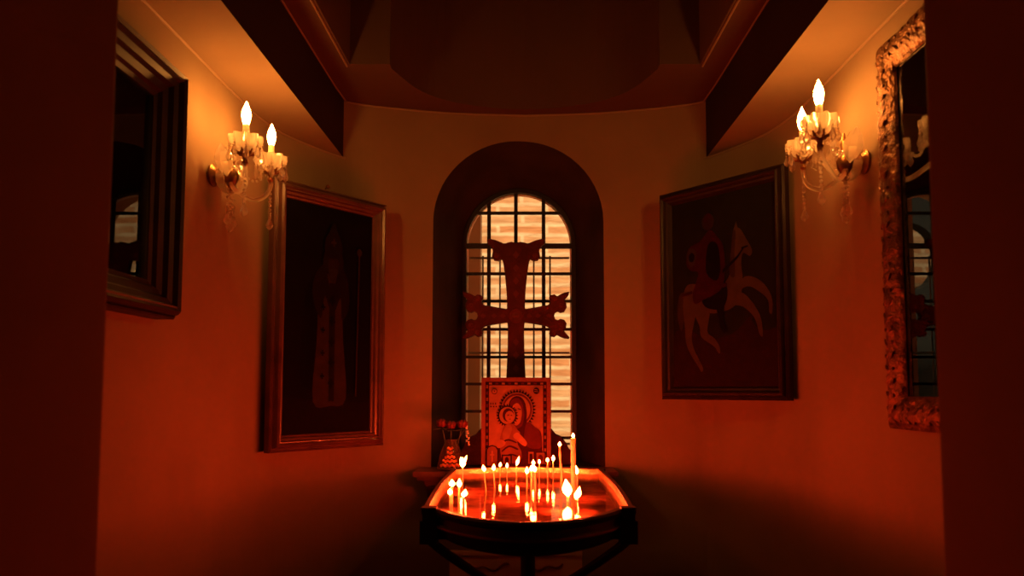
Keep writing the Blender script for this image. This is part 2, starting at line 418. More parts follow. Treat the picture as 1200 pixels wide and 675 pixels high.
# white painted inner lining seen as a bright edge
b = MB()
fo2 = [(-WR+.008, .012)] + [(x-NX, z-WSILL) for x, z in arch_pts(NX, WR-.008, WSPR)] + [(WR-.008, .012)]
fi2 = [(-WR+.014, .012)] + [(x-NX, z-WSILL) for x, z in arch_pts(NX, WR-.014, WSPR)] + [(WR-.014, .012)]
vs = [(x, .021, z) for x, z in fo2] + [(x, .021, z) for x, z in fi2] + [(x, .036, z) for x, z in fo2] + [(x, .036, z) for x, z in fi2]
b.add(vs, fs); lin = b.build('window_lining', M_whitepaint, win); lin['label'] = 'white painted lining'
def top_at(x, r=WR-.004): return WSPR - WSILL + math.sqrt(max(0, r*r-x*x))
for px in (573, 604.5, 637):
    x = wx(px); b = MB(); b.box((x-.009, -.008, 0), (x+.009, .008, top_at(x))); b.build('vertical_bar', M_iron, win)
for py, hw in ((250, .0068), (288.5, .0125), (321, .0068), (353, .0068), (386, .0068), (418.5, .0068), (450, .0068), (482, .0068), (513, .0068)):
    z = wz(py); d = z-(WSPR-WSILL); lim = WR-.002 if d < 0 else math.sqrt(max(.0001, WR*WR-d*d))-.002
    b = MB(); b.box((-lim, -.010, z-hw), (lim, .006, z+hw)); b.build('cross_bar', M_iron, win)
b = MB(); pp = [(-WR+.006, .01)] + [(x-NX, z-WSILL) for x, z in arch_pts(NX, WR-.006, WSPR)] + [(WR-.006, .01)]
b.prism_xz(pp, .009, .012); b.build('pane', M_pane, win)
# outer grille of thin grey bars on the outside face
gr = thing('window_grille', 'thin grey bar grille mounted outside behind the black window grid', 'grille', (NX, 3.80, WSILL))
for px in (566, 586, 625.5, 644.5):
    p = on_y(px, 300, 3.80).x-NX; b = MB()
    b.tube([(p, 0, 0), (p, 0, on_y(605, 300, 3.8).z-WSILL)], .0045, 8); b.build('upright_bar', M_grille, gr, smooth=True)
for py in (302.5, 413.5, 520):
    z = on_y(605, py, 3.80).z-WSILL; b = MB(); b.box((-.255, -.006, z-.005), (.255, .002, z+.005)); b.build('rail', M_grille, gr)

# ------------------------------------------------------------------ outside: sunlit brick building, brown post
b = MB(); b.box((-5, 6.4, -.2), (5, 6.7, 5)); struct(b.build('wall_outside', M_brick))
# added olive wall with a round opening, dark by its own colour, off to the left (seen only mirrored in the right hand glass)
b = MB(); hx, hz, hr = -.95, 2.46, .235; NN = 32
cir = [(hx+hr*math.cos(2*PI*k/NN), hz+hr*1.1*math.sin(2*PI*k/NN)) for k in range(NN)]
def on_rect(k):
    c, s_ = math.cos(2*PI*k/NN), math.sin(2*PI*k/NN); m_ = max(abs(c), abs(s_))
    u, v = c/m_, s_/m_
    return (hx+u*(.42 if u > 0 else 2.2), hz+v*(.72 if v > 0 else 2.66))
out = [on_rect(k) for k in range(NN)]
vs = [(x, y, z) for y in (5.6, 5.72) for x, z in cir] + [(x, y, z) for y in (5.6, 5.72) for x, z in out]
b.add(vs, [f for k in range(NN) for j in ((k+1) % NN,) for f in ((k, j, 2*NN+j, 2*NN+k), (NN+k, NN+j, 3*NN+j, 3*NN+k), (k, j, NN+j, NN+k), (2*NN+k, 2*NN+j, 3*NN+j, 3*NN+k))])
struct(b.build('wall_added_left', mat('olive_render', (.05, .042, .024), .9, noise_amt=.3, noise_scale=3)))
b = MB(); b.box((-5, 3.84, -.25), (5, 6.4, -.05)); struct(b.build('floor_outside', M_floor))
pl, pr = on_y(547, 400, 4.35).x, on_y(562.5, 400, 4.35).x
b = MB(); b.box((pl, 4.35, -.05), (pr, 4.5, 2.75)); b.box((pl-.02, 4.33, -.05), (pr+.02, 4.52, .2)); b.box((pl-.015, 4.335, 2.70), (pr+.015, 4.515, 2.75))
tag(b.build('wooden_post', mat('brown_post', (.36, .17, .07), .7, noise_amt=.2, noise_scale=3)), 'tall brown post standing outside at the left of the window', 'post')

# ------------------------------------------------------------------ shelf under the window
b = MB()
SX0, SX1 = -.455, .38
def shelf_prof(zc):
    return zc
for (f, z0, z1) in ((3.085, 1.100, 1.12), (3.10, 1.085, 1.100), (3.125, 1.062, 1.085)):
    e = (3.085-f)
    poly = [(SX0-e, f), (SX1+e, f), (SX1+e, wall_y(SX1+e)+.012)] + [(x, wall_y(x)+.012) for x in [SX1+e-(SX1-SX0+2*e)*k/12 for k in range(1, 12)]] + [(SX0-e, wall_y(SX0-e)+.012)]
    b.prism_z(poly, z0, z1)
shelf = b.build('window_shelf', M_shelf); tag(shelf, 'dark stepped wooden shelf under the arched window', 'shelf')
for cx in (-.37, .30):
    b = MB(); yb = wall_y(cx)+.01
    pr_ = smooth_poly([(yb, 1.062), (3.14, 1.062), (3.16, 1.02), (3.22, .97), (3.25, .92), (yb, .88)], 4, closed=True)
    vs = [(cx-.035, y, z) for y, z in pr_] + [(cx+.035, y, z) for y, z in pr_]; n = len(pr_)
    b.add(vs, [tuple(range(n)), tuple(range(2*n-1, n-1, -1))] + [(i, n+i, n+(i+1) % n, (i+1) % n) for i in range(n)])
    b.build('bracket', M_shelf, shelf)

# ------------------------------------------------------------------ carved wooden cross in front of the window
CYD = 3.42
cr = thing('carved_cross', 'tall dark carved wooden cross with forked lobed ends standing before the window', 'cross', (on_y(604.6, 500, CYD).x, CYD, NSILL))
rh = [(265,90),(284,85),(300,88),(315,93),(330,86),(350,78),(372,73),(387,74),(385,90),(372,102),(364,113),(362,125),(366,145),(356,161),(338,163),(325,156),(320,165),(312,220),(305,290),(303,340),(303,364),(345,357),(375,351),(396,348),(407,340),(408,329),(402,317),(410,306),(425,303),(436,311),(450,303),(468,295),(487,292),(484,306),(474,318),(465,328),(474,340),(476,358),(466,375),(450,379),(438,373),(428,380),(424,392),(428,405),(438,411),(450,405),(466,409),(476,424),(473,442),(464,452),(474,466),(487,480),(487,487),(468,486),(450,479),(436,471),(425,480),(410,477),(402,465),(408,452),(404,441),(390,434),(370,430),(335,424),(301,419),(299,450),(300,520),(303,600),(306,660),(310,800),(316,930)]
def cpx(x, y): 
    p = on_y(530+x/3.553, 260+y/3.553, CYD); return (p.x-cr.location.x, max(p.z-NSILL, 0.0))
right = [cpx(x, y) for x, y in rh]; left = [(-x, z) for x, z in right[::-1]]
cx_poly = [right[0]] + right[1:] + left[:-1]
b = MB(); b.prism_xz(cx_poly, -.016, .016); cb_ = b.build('cross_body', M_cross, cr)
mod = cb_.modifiers.new('bev', 'BEVEL'); mod.width = .003; mod.segments = 2; mod.limit_method = 'ANGLE'; mod.angle_limit = .9
# shallow carved relief: rosettes and diamonds
cz = cpx(265, 392)[1]
b = MB(); b.lathe([(.034, 0), (.030, .004), (.022, .004), (.018, .001), (.008, .004), (.002, .006)], (0, -.016, cz), 24, ax=Matrix.Rotation(PI/2, 3, 'X')); b.build('rosette', M_cross_hi, cr)
for dz in (-.30, -.24, -.18, -.12, .10, .16, .22, .28):
    b = MB(); b.prism_xz([(0, cz+dz-.018), (.014, cz+dz), (0, cz+dz+.018), (-.014, cz+dz)], -.019, -.015); b.build('carved_diamond', M_cross_hi, cr)
for dx in (-.15, -.10, -.06, .06, .10, .15):
    b = MB(); b.prism_xz([(dx-.014, cz), (dx, cz+.011), (dx+.014, cz), (dx, cz-.011)], -.019, -.015); b.build('carved_diamond', M_cross_hi, cr)
for lx, ly in ((345, 143), (185, 143), (452, 350), (452, 432), (78, 350), (78, 432), (425, 322), (425, 462), (105, 322), (105, 462)):
    x, z = cpx(lx, ly); b = MB(); b.lathe([(.012, 0), (.010, .003), (.005, .003), (.002, .005)], (x, -.016, z), 14, ax=Matrix.Rotation(PI/2, 3, 'X')); b.build('rosette', M_cross_hi, cr)
hb = [(0,0),(.258,0),(.262,.03),(.25,.06),(.235,.075),(.228,.095),(.205,.125),(.18,.135),(.165,.155),(.14,.175),(.11,.18),(.07,.2),(.0,.205)]
b = MB(); b.prism_xz(hb + [(-x, z) for x, z in hb[::-1][1:-1]], -.045, .045)
bs = b.build('base', M_cross, cr); mod = bs.modifiers.new('bev', 'BEVEL'); mod.width = .006; mod.segments = 2; mod.limit_method = 'ANGLE'; mod.angle_limit = .5

# ------------------------------------------------------------------ framed things
def sweep_frame(w, h, prof, seg=1, carve=0., seed=0):
    """mitred frame; prof = (inset from outer edge, height off the wall); local x,z; front = -y"""
    b = MB(); N = len(prof); rings = []
    per = []
    for i in range(4):
        for k in range(seg): per.append((i, k/seg))
    for (t, d) in prof:
        c = [(-w/2+t, t), (w/2-t, t), (w/2-t, h-t), (-w/2+t, h-t)]
        row = []
        for i, u in per:
            a, e = c[i], c[(i+1) % 4]
            p = Vector((a[0]+(e[0]-a[0])*u, -d, a[1]+(e[1]-a[1])*u))
            if carve and 0 < prof.index((t, d)) < N-1:
                q = p*38+Vector((seed, 0, 0)); v = noise.noise(q)+.5*abs(noise.noise(q*2.1))
                p.y -= carve*v; 
            row.append(p)
        rings.append(row)
    L = len(per); vs = [p for r in rings for p in r]
    b.add(vs, [(j*L+i, j*L+(i+1) % L, (j+1)*L+(i+1) % L, (j+1)*L+i) for j in range(N-1) for i in range(L)])
    return b
PAL = {}
def pal(c, shiny=.6):
    k = tuple(round(x, 3) for x in c)
    if k not in PAL: PAL[k] = mat('paint_%d' % len(PAL), c, .8, spec=.06, noise_amt=.22, noise_scale=22)
    return PAL[k]
def picture(b, x0, z0, w, h, y, layers, dy=.0005, tone=1.0):
    """flat painting: base sheet then shapes in order; coordinates 0..1 of the picture, v upward"""
    for i, (poly, c, sm) in enumerate(layers):
        p = smooth_poly(poly, 4) if sm else poly; c = tuple(q*tone for q in c)
        b.add([(x0+u*w, y-dy*i, z0+v*h) for u, v in p], [tuple(range(len(p)))], pal(c))
def ell(cx, cy, rx, ry, n=20, a0=0): return [(cx+rx*math.cos(a0+2*PI*i/n), cy+ry*math.sin(a0+2*PI*i/n)) for i in range(n)]
SQ = [(0,0),(1,0),(1,1),(0,1)]

# left apse painting: standing bishop saint, very dark
def place_from(p0, p1, front_depth):
    d = Vector((p1[0]-p0[0], p1[1]-p0[1])); a = math.atan2(d.y, d.x); nrm = Vector((math.sin(a), -math.cos(a)))
    m = Vector(((p0[0]+p1[0])/2, (p0[1]+p1[1])/2)) - nrm*front_depth
    return (m.x, m.y), a, d.length
def crosslet(cx, cy, s, k=1.5): return [(cx-s*.3,cy-s*k),(cx+s*.3,cy-s*k),(cx+s*.3,cy-s*.3*k),(cx+s,cy-s*.3*k),(cx+s,cy+s*.3*k),(cx+s*.3,cy+s*.3*k),(cx+s*.3,cy+s*k),(cx-s*.3,cy+s*k),(cx-s*.3,cy+s*.3*k),(cx-s,cy+s*.3*k),(cx-s,cy-s*.3*k),(cx-s*.3,cy-s*.3*k)]
(mx_, my_), a, W = place_from((-.90, 2.70), (-.567, 3.12), .055)
z0, z1 = 1.226, 2.235; Hh = z1-z0
pt = thing('framed_painting', 'dark painting of a robed bishop saint in stepped brown frame, left of window', 'painting', (mx_, my_, z0), a)
prof = [(0, 0), (0, .030), (.006, .036), (.012, .030), (.016, .034), (.020, .050), (.028, .055), (.034, .046), (.038, .046), (.042, .036), (.050, .032), (.054, .022), (.060, .018), (.062, .010)]
sweep_frame(W, Hh, prof).build('frame', M_frame_brown, pt)
D1 = (.012, .008, .006); D2 = (.05, .03, .016); D3 = (.16, .10, .055); D4 = (.02, .012, .008)
lay = [(SQ, (.022, .015, .009), False),
       ([(.0,.0),(1,0),(1,.13),(.0,.16)], (.035,.02,.012), False),
       ([(.24,.20),(.2,.42),(.24,.60),(.34,.68),(.66,.68),(.78,.60),(.84,.42),(.78,.18)], D1, True),
       ([(.33,.14),(.36,.4),(.38,.62),(.46,.70),(.58,.69),(.63,.6),(.66,.4),(.70,.15),(.52,.12)], D3, True),
       ([(.30,.60),(.34,.70),(.44,.73),(.52,.60),(.60,.73),(.70,.68),(.72,.56),(.64,.50),(.62,.6),(.53,.52),(.44,.6),(.40,.5)], D2, True),
       ([(.50,.14),(.56,.14),(.56,.66),(.49,.66)], D2, False)]
for q in range(5): lay.append((crosslet(.525 + .0*q, .22+.09*q, .035, .6), D4, False))
for q in range(4): lay.append((crosslet(.42, .25+.1*q, .022, .6), D4, False))
lay += [(ell(.52, .755, .12, .06), (.06,.035,.015), False), (ell(.52, .745, .062, .045), (.10, .05, .03), False),
        ([(.47,.72),(.57,.72),(.55,.68),(.52,.66),(.49,.68)], (.12,.09,.06), True),
        ([(.44,.775),(.42,.84),(.46,.88),(.52,.93),(.57,.88),(.61,.84),(.59,.775)], D2, True),
        (crosslet(.52, .84, .03, .6), D3, False),
        ([(.795,.16),(.81,.16),(.83,.80),(.815,.80)], D3, False),
        (ell(.822, .815, .03, .018), D3, False)]
b = MB(); picture(b, -W/2+.058, .058, W-.116, Hh-.116, -.012, lay, .0005, .15); b.build('canvas', None, pt)
b = MB(); b.box((-W/2+.01, -.008, .01), (W/2-.01, 0, Hh-.01)); b.build('backing', M_blackboard, pt)
b = MB(); q = .05; b.tube([(-.02, .01, Hh-.005), (-.02, .0, Hh+.016), (-.02, -.012, Hh+.02)], .003, 8); b.ball((-.02, -.014, Hh+.020), .009); b.build('hanging_nail', M_brass, pt, smooth=True)

# right apse painting: rider on a white horse
(mx_, my_), a, W = place_from((.55, 3.105), (.92, 2.65), .05)
z0, z1 = 1.415, 2.272; Hh = z1-z0
pt = thing('framed_painting', 'painting of a red-cloaked rider on a white horse, dark frame, right of window', 'painting', (mx_, my_, z0), a)
prof = [(0, 0), (0, .026), (.008, .034), (.014, .030), (.018, .046), (.026, .050), (.032, .042), (.036, .030), (.044, .027), (.048, .018), (.052, .010)]
sweep_frame(W, Hh, prof).build('frame', M_frame_dark, pt)
BG = (.06, .058, .026); GR = (.10, .035, .018); HO = (.30, .19, .11); HS = (.17, .10, .06); RD = (.17, .022, .018); DK = (.03, .018, .013)
lay = [(SQ, BG, False), ([(0,0),(1,0),(1,.30),(.8,.36),(.6,.27),(.35,.25),(.15,.31),(0,.27)], GR, True),
       ([(.78,.35),(1,.45),(1,.30),(.85,.28)], (.05,.05,.02), True),
       ([(.08,.50),(.05,.40),(.09,.30),(.14,.42),(.16,.50)], HS, True),                                       # tail
       ([(.12,.50),(.18,.55),(.35,.53),(.52,.53),(.60,.60),(.62,.72),(.63,.79),(.68,.80),(.74,.74),(.79,.68),(.77,.65),(.71,.67),(.69,.62),(.70,.55),(.68,.46),(.60,.40),(.42,.38),(.30,.40),(.22,.37),(.13,.42)], HO, True),   # body, neck, head
       ([(.62,.79),(.65,.84),(.67,.79)], HO, False), ([(.58,.58),(.60,.70),(.62,.79),(.645,.78),(.63,.68),(.63,.56)], HS, True),
       ([(.62,.47),(.74,.50),(.84,.47),(.92,.42),(.93,.36),(.955,.36),(.95,.44),(.86,.52),(.72,.55)], HO, True),     # raised foreleg
       ([(.60,.42),(.70,.40),(.80,.34),(.84,.26),(.87,.25),(.85,.35),(.74,.45),(.64,.48)], HO, True),
       ([(.12,.46),(.13,.32),(.14,.24),(.18,.18),(.27,.10),(.29,.08),(.31,.10),(.23,.19),(.20,.27),(.24,.40)], HO, True),
       ([(.22,.42),(.28,.32),(.30,.26),(.42,.21),(.47,.17),(.48,.20),(.43,.25),(.36,.29),(.38,.40)], HO, True),
       ([(.30,.50),(.36,.58),(.52,.56),(.56,.47),(.50,.40),(.34,.42)], DK, True),
       ([(.47,.50),(.53,.46),(.52,.34),(.56,.29),(.51,.28),(.47,.35),(.45,.44)], DK, True),
       ([(.28,.60),(.22,.50),(.24,.44),(.34,.46),(.50,.50),(.54,.60),(.53,.72),(.47,.78),(.40,.82),(.30,.77),(.18,.74),(.16,.66),(.20,.62)], RD, True),
       ([(.36,.60),(.38,.74),(.47,.74),(.50,.62),(.46,.55)], DK, True),
       ([(.16,.70),(.20,.64),(.25,.66),(.26,.72),(.20,.74)], HS, True), (ell(.215, .69, .03, .025), DK, False),
       (ell(.385, .865, .062, .045), (.13, .08, .03), False), (ell(.385, .855, .036, .032), (.13, .05, .03), False),
       ([(.345,.865),(.36,.90),(.40,.91),(.43,.87),(.40,.88)], RD, True),
       ([(.70,.70),(.76,.705),(.76,.698),(.70,.69)], DK, False), ([(.52,.60),(.66,.66),(.72,.70),(.72,.69),(.66,.645),(.52,.58)], DK, False),
       ([(.30,.52),(.56,.53),(.56,.51),(.30,.50)], RD, False), ([(.12,.50),(.22,.51),(.22,.495),(.12,.485)], RD, False)]
b = MB(); picture(b, -W/2+.050, .050, W-.10, Hh-.10, -.010, lay, .0003, .17); b.build('canvas', None, pt)
b = MB(); b.box((-W/2+.01, -.008, .01), (W/2-.01, 0, Hh-.01)); b.build('backing', M_blackboard, pt)

# left front picture: deep glazed case frame
Y0, Y1, z0, z1 = 1.38, 1.975, 1.638, 2.30
W, Hh = Y1-Y0, z1-z0
pt = thing('glazed_picture', 'dark glazed picture in deep moulded frame, nearest on the left wall', 'picture', (-.978, (Y0+Y1)/2, z0), PI/2)
prof = [(0, 0), (0, .050), (.004, .056), (.008, .052), (.010, .066), (.018, .078), (.026, .072), (.030, .074), (.036, .062), (.050, .056), (.056, .044), (.074, .038), (.080, .028), (.092, .024), (.096, .012)]
sweep_frame(W, Hh, prof).build('frame', M_frame_dark, pt)
b = MB(); lay = [(SQ, (.010, .007, .005), False), ([(.2,0),(.25,.5),(.4,.72),(.6,.72),(.75,.5),(.82,0)], (.022,.012,.008), True), (ell(.5,.8,.13,.11), (.04,.022,.014), False)]
picture(b, -W/2+.09, .09, W-.18, Hh-.18, -.010, lay); b.build('canvas', None, pt)
b = MB(); b.box((-W/2+.092, -.022, .092), (W/2-.092, -.019, Hh-.092)); b.build('glass', M_glass_pic, pt)

# right front: carved gilt mirror-like glazed picture
Y0, Y1, z0, z1 = 1.37, 1.985, 1.352, 2.375
W, Hh = Y1-Y0, z1-z0
pt = thing('glazed_picture', 'tall glazed picture in carved old gilt frame, nearest on the right wall', 'picture', (.978, (Y0+Y1)/2, z0), -PI/2)
prof = [(0, 0), (0, .018), (.008, .024), (.018, .030), (.028, .034), (.038, .034), (.048, .032), (.058, .028), (.066, .024), (.074, .020), (.080, .016), (.084, .010)]
fr = sweep_frame(W, Hh, prof, seg=90, carve=.006, seed=3.3).build('frame', M_gilt, pt, smooth=True)
b = MB()   # leaf scrolls along the frame
def leafrow(p0, p1, n):
    for i in range(n):
        t = (i+.5)/n; c = Vector(p0).lerp(Vector(p1), t); s = 1 if i % 2 else -1
        d = (Vector(p1)-Vector(p0)).normalized(); side = Vector((-d.z, 0, d.x))
        ang = math.atan2(d.z, d.x)+s*.7
        b.ball(c+side*s*.012, .011, 8, 5, sc=(1.3, .4, .5), ax=Matrix.Rotation(-ang, 3, 'Y'))
        b.ball(c-side*s*.016, .005, 8, 5, sc=(1, .7, 1))
e = .036
leafrow((-W/2+e, -.032, e), (W/2-e, -.032, e), 16); leafrow((-W/2+e, -.032, Hh-e), (W/2-e, -.032, Hh-e), 16)
leafrow((-W/2+e, -.032, e), (-W/2+e, -.032, Hh-e), 28); leafrow((W/2-e, -.032, e), (W/2-e, -.032, Hh-e), 28)
b.build('leaf_carving', M_gilt, pt, smooth=True)
b = MB(); picture(b, -W/2+.078, .078, W-.156, Hh-.156, -.003, [(SQ, (.010, .008, .005), False), ([(.2,0),(.25,.5),(.4,.72),(.6,.72),(.75,.5),(.82,0)], (.016,.010,.007), True)]); b.build('canvas', None, pt)
b = MB(); b.box((-W/2+.080, -.008, .080), (W/2-.080, -.006, Hh-.080)); b.build('glass', M_glass_mirror, pt)

# ------------------------------------------------------------------ icon of mother and child standing on the shelf
IY = 3.13
xl, xr = on_y(564, 500, IY).x, on_y(645.5, 500, IY).x
W, Hh = xr-xl, on_y(605, 442.5, IY).z-1.12
ic = thing('icon_panel', 'red toned icon panel of veiled mother and child behind the candles', 'icon', ((xl+xr)/2, IY, 1.12), 0)
b = MB(); b.box((-W/2, 0, 0), (W/2, .018, Hh)); b.build('board', mat('icon_board', (.13, .04, .025), .55, spec=.12, noise_amt=.1, noise_scale=30), ic)
F_ = (.80, .36, .20); R1 = (.24, .04, .03); R2 = (.11, .016, .015); SK = (.82, .36, .20); SKS = (.48, .18, .10); DKB = (.07, .012, .012); GO = (.75, .38, .17); OUT = (.045, .012, .01)
def rect(x0, y0, x1, y1): return [(x0,y0),(x1,y0),(x1,y1),(x0,y1)]
lay = [(rect(.045,.02,.955,.965), DKB, False), (rect(.10,.05,.90,.925), F_, False)]
for i in range(9):   # ornament blocks of the border
    u = .12+.76*i/8; lay.append((rect(u-.022, .935, u+.022, .955), R1 if i % 2 else GO, False))
for i in range(13):
    v = .08+.83*i/12
    lay.append((rect(.055, v-.018, .088, v+.018), R1 if i % 2 else (.5,.2,.1), False)); lay.append((rect(.912, v-.018, .945, v+.018), R1 if i % 2 else (.5,.2,.1), False))
hc = (.515, .66)
ray_p = []
for i in range(72):
    t = 2*PI*i/72; r = .235 if i % 2 else .285
    ray_p.append((hc[0]+r*math.cos(t), hc[1]+r*.80*math.sin(t)))
lay += [(ray_p, OUT, False), (ell(*hc, .235, .188, 30), GO, False), (ell(*hc, .222, .177, 30), R1, False), (ell(*hc, .195, .155, 30), GO, False)]
cc = (.37, .595); ray_p = []
for i in range(48):
    t = 2*PI*i/48; r = .13 if i % 2 else .165
    ray_p.append((cc[0]+r*math.cos(t), cc[1]+r*.80*math.sin(t)))
lay += [([(.32,.05),(.10,.05),(.10,.17),(.22,.26),(.30,.36),(.36,.45),(.37,.62),(.40,.74),(.47,.80),(.56,.80),(.63,.74),(.66,.62),(.66,.52),(.78,.47),(.87,.40),(.885,.22),(.89,.05)], R2, True),
        ([(.66,.52),(.78,.47),(.86,.40),(.875,.25),(.70,.24),(.62,.34)], R1, True),
        ([(.40,.66),(.41,.73),(.48,.785),(.56,.77),(.60,.70),(.62,.60),(.60,.50),(.52,.45),(.44,.47)], R1, True),
        ([(.43,.64),(.45,.70),(.52,.73),(.575,.68),(.585,.60),(.56,.52),(.50,.485),(.45,.53)], SK, True),
        ([(.455,.655),(.50,.675),(.50,.665),(.455,.645)], OUT, False), ([(.525,.675),(.57,.665),(.57,.655),(.525,.665)], OUT, False),
        ([(.505,.66),(.495,.60),(.515,.60),(.515,.66)], SKS, False), ([(.485,.56),(.53,.565),(.53,.553),(.485,.55)], R2, False),
        (ray_p, OUT, False), (ell(*cc, .118, .094, 24), GO, False),
        (ell(.385, .60, .084, .074), R2, False), (ell(.405, .585, .066, .060), SK, False),
        ([(.37,.60),(.40,.607),(.40,.598),(.37,.592)], OUT, False), ([(.42,.603),(.445,.598),(.445,.59),(.42,.595)], OUT, False), ([(.395,.558),(.425,.56),(.425,.553),(.395,.552)], R2, False),
        ([(.26,.30),(.30,.44),(.36,.50),(.46,.50),(.52,.44),(.56,.40),(.52,.30),(.58,.20),(.56,.10),(.40,.07),(.30,.10)], (.50,.18,.09), True),
        ([(.30,.40),(.38,.50),(.44,.46),(.40,.36),(.34,.30)], (.62,.28,.14), True),
        ([(.30,.22),(.40,.27),(.52,.24),(.52,.22),(.40,.25),(.30,.20)], R2, True), ([(.28,.30),(.38,.34),(.50,.31),(.50,.295),(.38,.32),(.28,.28)], R2, True),
        ([(.32,.14),(.42,.18),(.55,.15),(.55,.135),(.42,.165),(.32,.125)], R2, True),
        ([(.46,.38),(.52,.41),(.60,.36),(.66,.30),(.64,.26),(.58,.28),(.52,.32),(.47,.35)], SK, True), ([(.20,.27),(.26,.33),(.34,.31),(.33,.27),(.25,.24)], SK, True),
        (ell(.18, .86, .042, .034), OUT, False), (ell(.18, .86, .034, .027), F_, False), (ell(.18, .86, .008, .007), OUT, False),
        (ell(.80, .865, .045, .036), OUT, False), ([(.77,.855),(.83,.85),(.83,.858),(.77,.863)], F_, False), ([(.77,.875),(.82,.87),(.82,.878),(.77,.883)], F_, False)]
for i in range(3):
    lay.append((rect(.12+.035*i, .715, .135+.035*i, .735), R2, False)); lay.append((rect(.12+.04*i, .685, .14+.04*i, .70), R2, False))
lay += [([(.06,.04),(.06,.22),(.09,.26),(.15,.275),(.21,.26),(.24,.22),(.24,.04)], OUT, False), ([(.075,.05),(.075,.22),(.10,.25),(.15,.262),(.20,.25),(.225,.22),(.225,.05)], SKS, False),
        ([(.14,.09),(.16,.09),(.16,.21),(.14,.21)], SK, False), ([(.12,.16),(.18,.16),(.18,.175),(.12,.175)], SK, False),
        (rect(.29,.06,.44,.17), OUT, False), (rect(.31,.07,.42,.155), SKS, False), (ell(.365, .11, .03, .035), DKB, False),
        (rect(.68,.07,.76,.20), (.62,.28,.14), False), (rect(.70,.08,.74,.18), R2, False), (rect(.80,.07,.92,.19), (.62,.28,.14), False), (ell(.86, .13, .035, .04), R1, False)]
b = MB(); picture(b, -W/2+.004, .004, W-.008, Hh-.008, -.0004, lay, .00016, .25); b.build('painted_face', None, ic)

# ------------------------------------------------------------------ vase with roses on the shelf
VX, VY = on_y(528.5, 530, 3.17).x, 3.17
vs_ = thing('flower_vase', 'small amber glass vase with gold floral panel on the shelf', 'vase', (VX, VY, 1.12))
b = MB(); b.lathe([(.050, 0), (.058, .004), (.056, .02), (.048, .06), (.038, .09), (.028, .108), (.024, .118), (.030, .128), (.027, .128), (.021, .118), (.024, .108), (.034, .088), (.043, .06), (.050, .02), (.045, .010), (.001, .010)], (0,0,0), 28)
b.build('glass_body', M_vase, vs_, smooth=True)
b = MB(); b.lathe([(.0585, .006), (.0572, .02), (.0490, .06), (.0392, .09), (.034, .098)], (0,0,0), 28)
pv = [(.059*1.0, .018), (.050, .06), (.0405, .088)]
b = MB()
for i in range(9):
    for k in range(5):
        t = -PI/2 + (i-4)*.17*(1+.0*k); z = .022+.017*k
        if abs(i-4) > 4-k*.7: continue
        r = .0572 - (z-.02)*.215
        b.ball((r*math.cos(t), r*math.sin(t), z+.004*(i % 2)), .0052, 6, 4, sc=(1.1, .8, 1.3))
b.build('floral_panel', M_vase_lab, vs_, smooth=True)
def rose(c, base, r, lab, leaf_a):
    t = thing('rose', lab, 'flower', base, 0, None)
    c = Vector(c)-Vector(base)
    b = MB(); b.tube([(0,0,0), c*.5+Vector((0,.004,0)), c], .0022, 6); b.build('stem', M_leaf, t, smooth=True)
    b = MB()
    b.ball(c, r*.5, 12, 8, sc=(1,1,1.1))
    for ring, (n, rr, h, op) in enumerate(((3, .35, .25, .3), (5, .62, .1, .6), (6, .85, -.1, .9))):
        for k in range(n):
            a = 2*PI*k/n+ring*.5
            ax = Matrix.Rotation(a, 3, 'Z') @ Matrix.Rotation(op*.35, 3, 'Y')
            p = c+Vector((math.cos(a)*r*rr, math.sin(a)*r*rr, h*r))
            b.ball(p, r*.48, 8, 6, sc=(.45, 1, 1.5), ax=ax)
    b.build('blossom', M_rose, t, smooth=True)
    for k in range(4):
        a = leaf_a+k*1.7; b = MB(); d = Vector((math.cos(a), math.sin(a), -.1)); q = c+Vector((0,0,-r*1.1)); s = Vector((-d.y, d.x, 0))
        pts = [q, q+d*.012+s*.008, q+d*.028+s*.006, q+d*.038, q+d*.028-s*.006, q+d*.012-s*.008]
        b.add(pts+[p+Vector((0,0,.001)) for p in pts], [(0,1,2,3,4,5), (11,10,9,8,7,6)]+[(i, 6+i, 6+(i+1) % 6, (i+1) % 6) for i in range(6)])
        b.build('leaf', M_leaf, t)
rose(on_y(517.5, 496, 3.15), (VX-.006, VY, 1.132), .020, 'red rose at the left side of the amber vase', .3)
rose(on_y(528.5, 498, 3.14), (VX, VY-.004, 1.132), .019, 'red rose in the middle of the amber vase', 1.1)
rose(on_y(542, 497, 3.16), (VX+.006, VY+.003, 1.132), .020, 'red rose leaning right over the rim of the amber vase', 2.0)
sp_ = thing('flower_sprig', 'sprig of tiny white blossoms hanging right of the roses', 'flower', (VX+.004, VY+.008, 1.132))
b = MB(); tip = on_y(548, 500, 3.18)-Vector(sp_.location); tp2 = on_y(549, 522, 3.17)-Vector(sp_.location)
b.tube([(0,0,0), (.01,.002,.09), (.04,.002,.14), tip, (tp2.x, tp2.y, tp2.z)], .0014, 6); b.build('stem', M_leaf, sp_, smooth=True)
b = MB()
for k in range(16):
    p = tip.lerp(tp2, k/15)+Vector((random.uniform(-.006,.006), random.uniform(-.006,.006), random.uniform(-.004,.004))); b.ball(p, .0036, 6, 4)
b.build('blossoms', mat('white_blossom', (.9,.8,.65), .6), sp_, smooth=True)

